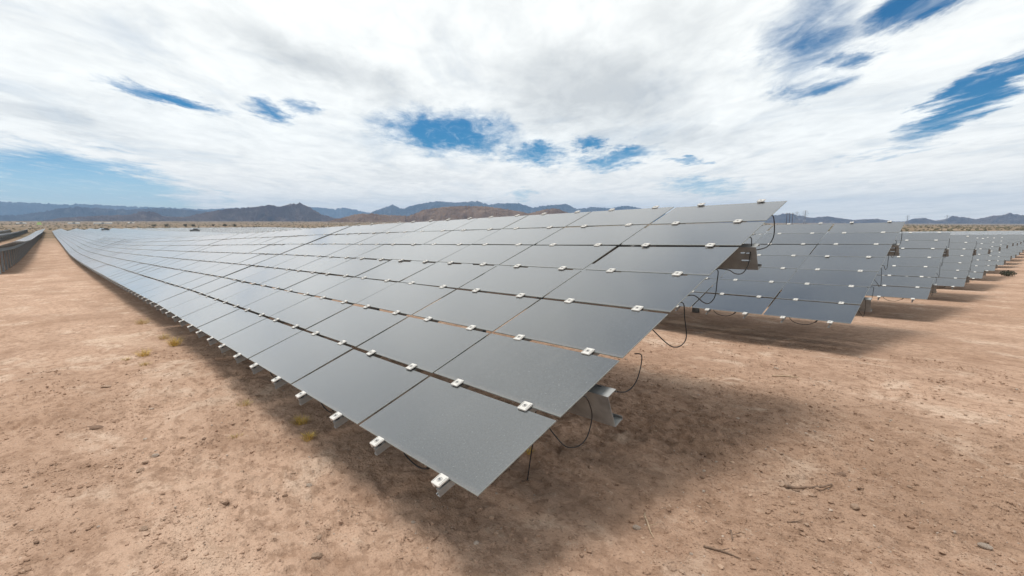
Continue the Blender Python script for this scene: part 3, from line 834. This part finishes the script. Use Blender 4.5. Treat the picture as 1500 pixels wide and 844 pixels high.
mb = MB(); mb.box((-1.5, -.28, 7.7), (1.5, -.16, 7.95), 'pole'); mb.build('cross_arm', root)

# ------------------------------------------------------------------ haze
mh = bpy.data.materials.new('haze'); mh.use_nodes = True
nt = mh.node_tree; nt.nodes.clear()
out = nt.nodes.new('ShaderNodeOutputMaterial'); vol = nt.nodes.new('ShaderNodeVolumePrincipled')
vol.inputs['Color'].default_value = (.42, .66, 1.0, 1); vol.inputs['Density'].default_value = HAZE; vol.inputs['Anisotropy'].default_value = 0.1
nt.links.new(vol.outputs[0], out.inputs['Volume'])
MAT['haze'] = mh
mb = MB(); mb.box((-10700, -10700, -62), (10700, 10700, 420), 'haze'); hz = mb.build('haze'); tag(hz, kind='stuff', label='thin bluish desert haze filling the air', cat='haze')

# ------------------------------------------------------------------ sky, sun, camera
world = bpy.data.worlds.new('World'); scene.world = world; world.use_nodes = True
wt = world.node_tree; wt.nodes.clear(); t = NT(wt)
wout = t.add('ShaderNodeOutputWorld'); bg = t.add('ShaderNodeBackground'); wt.links.new(bg.outputs[0], wout.inputs[0])
bg.inputs['Strength'].default_value = .1
sky = t.add('ShaderNodeTexSky', sky_type='NISHITA', sun_disc=False, sun_elevation=R(SUN_EL), sun_rotation=R(258), altitude=600, air_density=1.0, dust_density=.6, ozone_density=2.2)
direc = t.add('ShaderNodeTexCoord').outputs['Generated']
sp = t.add('ShaderNodeSeparateXYZ'); t.set(sp.inputs[0], direc); dx, dy, dz = sp.outputs
azd = t.math('MULTIPLY', t.math('ARCTAN2', t.math('MULTIPLY', dx, -1), dy), 57.29578)
eld = t.math('MULTIPLY', t.math('ARCSINE', dz), 57.29578)
den = t.math('MAXIMUM', t.math('ADD', dz, .07), .03)
cmb = t.add('ShaderNodeCombineXYZ'); t.set(cmb.inputs[0], t.math('DIVIDE', dx, den)); t.set(cmb.inputs[1], t.math('DIVIDE', dy, den))
plane = cmb.outputs[0]
q0 = t.mapping(plane, rot=(0, 0, R(-48)))                 # y now runs along the cloud streets
streak = t.mapping(q0, scale=(1.0, .5, 1))
n_st = t.noise(streak, 1.5, 9, .58, .7)
n_big = t.noise(t.mapping(q0, scale=(1, .55, 1)), .55, 5, .5, .4)
n_fine = t.noise(t.mapping(q0, scale=(1, .6, 1)), 6.0, 8, .62, .5)
wv = t.noise(t.mapping(q0, scale=(1, .5, 1)), 2.6, 10, .7, .3, color=True)
ws = t.add('ShaderNodeSeparateColor'); t.set(ws.inputs[0], wv)
ae = t.add('ShaderNodeCombineXYZ')
t.set(ae.inputs[0], t.math('ADD', azd, t.math('MULTIPLY', t.math('SUBTRACT', ws.outputs[0], .5), 11.0)))
t.set(ae.inputs[1], t.math('ADD', eld, t.math('MULTIPLY', t.math('SUBTRACT', ws.outputs[1], .5), 5.0)))
def blob(az, el, a, b, rot, k, lo=1.5, hi=.15, src=None):
    """soft elliptical opening (or bank) at a compass bearing and height in the sky"""
    d = t.vmath('LENGTH', t.mapping(src or ae.outputs[0], loc=(az, el, 0), rot=(0, 0, R(rot)), scale=(a, b, 1), typ='TEXTURE'))
    return t.math('MULTIPLY', t.remap(d, lo, hi), k)
GAPS = [(81.2, 11.7, 5.2, .75, 12, 1.0), (72.3, 11.3, 2.4, 1.25, 14, 1.0), (69.0, 11.7, 1.7, 1.1, 14, .7), (53.8, 10.0, 8.2, 2.5, 3, 1.2), (43.9, 7.6, 4.4, 1.4, 0, 1.05),
        (34.6, 7.3, 5.4, 1.25, -6, 1.05), (38.1, 9.1, 2.2, .9, 0, .9), (26.9, 6.6, 2.2, .5, 0, .8), (87.5, 2.2, 8.2, 3.6, 14, 1.7), (25.4, 3.9, 4.6, 1.0, 0, .75),
        (3.2, 10.8, 6.2, 1.6, -30, 1.3), (16.2, 16.9, 4.8, 4.2, 0, .72), (7.6, 18.4, 4.6, 1.3, -14, 1.2), (13.3, 14.6, 2.4, .8, 0, .9), (15.6, 12.7, 3.8, 1.0, -5, .85),
        (77.2, 2.5, 1.6, .5, 0, .6), (45.9, 3.2, 3.0, .6, 0, .55), (9.5, 6.6, 4, .5, -6, .5), (-22, 22, 14, 6, -20, 1.0), (118, 14, 12, 5, 10, 1.0), (28, 47, 30, 15, 0, .72), (-40, 40, 25, 14, 0, .8)]
gap = None
for g_ in GAPS:
    b_ = blob(*g_); gap = b_ if gap is None else t.math('MAXIMUM', gap, b_)
field = t.math('ADD', gap, t.math('MULTIPLY', t.math('SUBTRACT', n_st, .5), 1.05))
field = t.math('ADD', field, t.math('MULTIPLY', t.math('SUBTRACT', n_fine, .5), .95))
open_ = t.remap(field, .04, 1.08)
thin = t.math('MULTIPLY', t.remap(n_st, .50, .74), .20)   # veil where blue just shows through
wisp = t.noise(t.mapping(q0, scale=(1.7, .6, 1)), 4.2, 9, .66, .8)
open_ = t.math('MULTIPLY', open_, t.remap(wisp, .46, .80, 1.0, .5))
open_ = t.math('MAXIMUM', open_, thin)
# grey undersides
GREYS = [(37.5, 14.8, 13, 5.6, 0, .85), (66.7, 16.2, 12, 2.4, 13, .75), (27.0, 8.8, 8, 1.7, 0, .55), (29, 19.8, 7, 4.5, 0, .45), (90, 9.0, 9, 1.0, 6, .35), (58, 5.2, 9, 1.0, 3, .3)]
grey = None
for g_ in GREYS:
    b_ = blob(*g_, lo=1.3, hi=.1); grey = b_ if grey is None else t.math('MAXIMUM', grey, b_)
sh = t.math('ADD', t.math('MULTIPLY', grey, t.remap(n_big, .2, .7, .55, 1.2)), t.math('MULTIPLY', t.remap(n_st, .38, .62), .22))
sh = t.math('ADD', sh, t.math('MULTIPLY', t.remap(n_fine, .35, .65), .2), clamp=True)
sh = t.math('MULTIPLY', sh, 1.0, clamp=True)
cl = t.mix(sh, (10.0, 10.15, 9.9), (5.9, 6.15, 6.25))
# thin cloud glows where the sun stands behind it
sund = Vector((-math.cos(R(SUN_EL)) * math.cos(R(12)), -math.cos(R(SUN_EL)) * math.sin(R(12)), math.sin(R(SUN_EL))))
cs = t.vmath('DOT_PRODUCT', direc, tuple(sund))
glow = t.remap(cs, .75, 1.0, 1.0, 1.7)
hi_dark = t.remap(eld, 20, 48, 1.0, ZENITH)
cl = t.vmath('SCALE', cl, scale=t.math('MULTIPLY', glow, hi_dark))
cl = t.vmath('MULTIPLY', cl, t.mix(t.remap(eld, 0, 10), (1.16, 1.08, 1.0), (1, 1, 1)))   # warmer, brighter sheet towards the horizon
lowel = t.remap(eld, 1.0, 9.0)
skyc = t.vmath('MULTIPLY', sky.outputs[0], t.mix(lowel, (.95, 1.10, 1.22), (.05, .47, .70)))
t.set(bg.inputs['Color'], t.mix(open_, cl, skyc))

sun = bpy.data.lights.new('sun', 'SUN'); sun.energy = SUN_E; sun.angle = R(SUN_ANG); sun.color = (1.0, .95, .88)
so = link('sun', sun); so.rotation_euler = (-sund).to_track_quat('-Z', 'Y').to_euler()

cam = bpy.data.cameras.new('camera'); cam.sensor_width = 36; cam.lens = 36 * 703.71 / 1500; cam.clip_start = .05; cam.clip_end = 30000
co_ = link('camera', cam); co_.location = (0, 0, 0); co_.rotation_euler = (R(90) - .135545, 0, .81579)
scene.camera = co_
vs_ = scene.view_settings; vs_.view_transform = 'Standard'; vs_.look = 'None'; vs_.exposure = EXPO; vs_.gamma = 1; vs_.use_curve_mapping = False
cy_ = scene.cycles; cy_.use_denoising = True; cy_.max_bounces = 6; cy_.volume_bounces = 0; cy_.transparent_max_bounces = 8
cy_.caustics_reflective = False; cy_.caustics_refractive = False
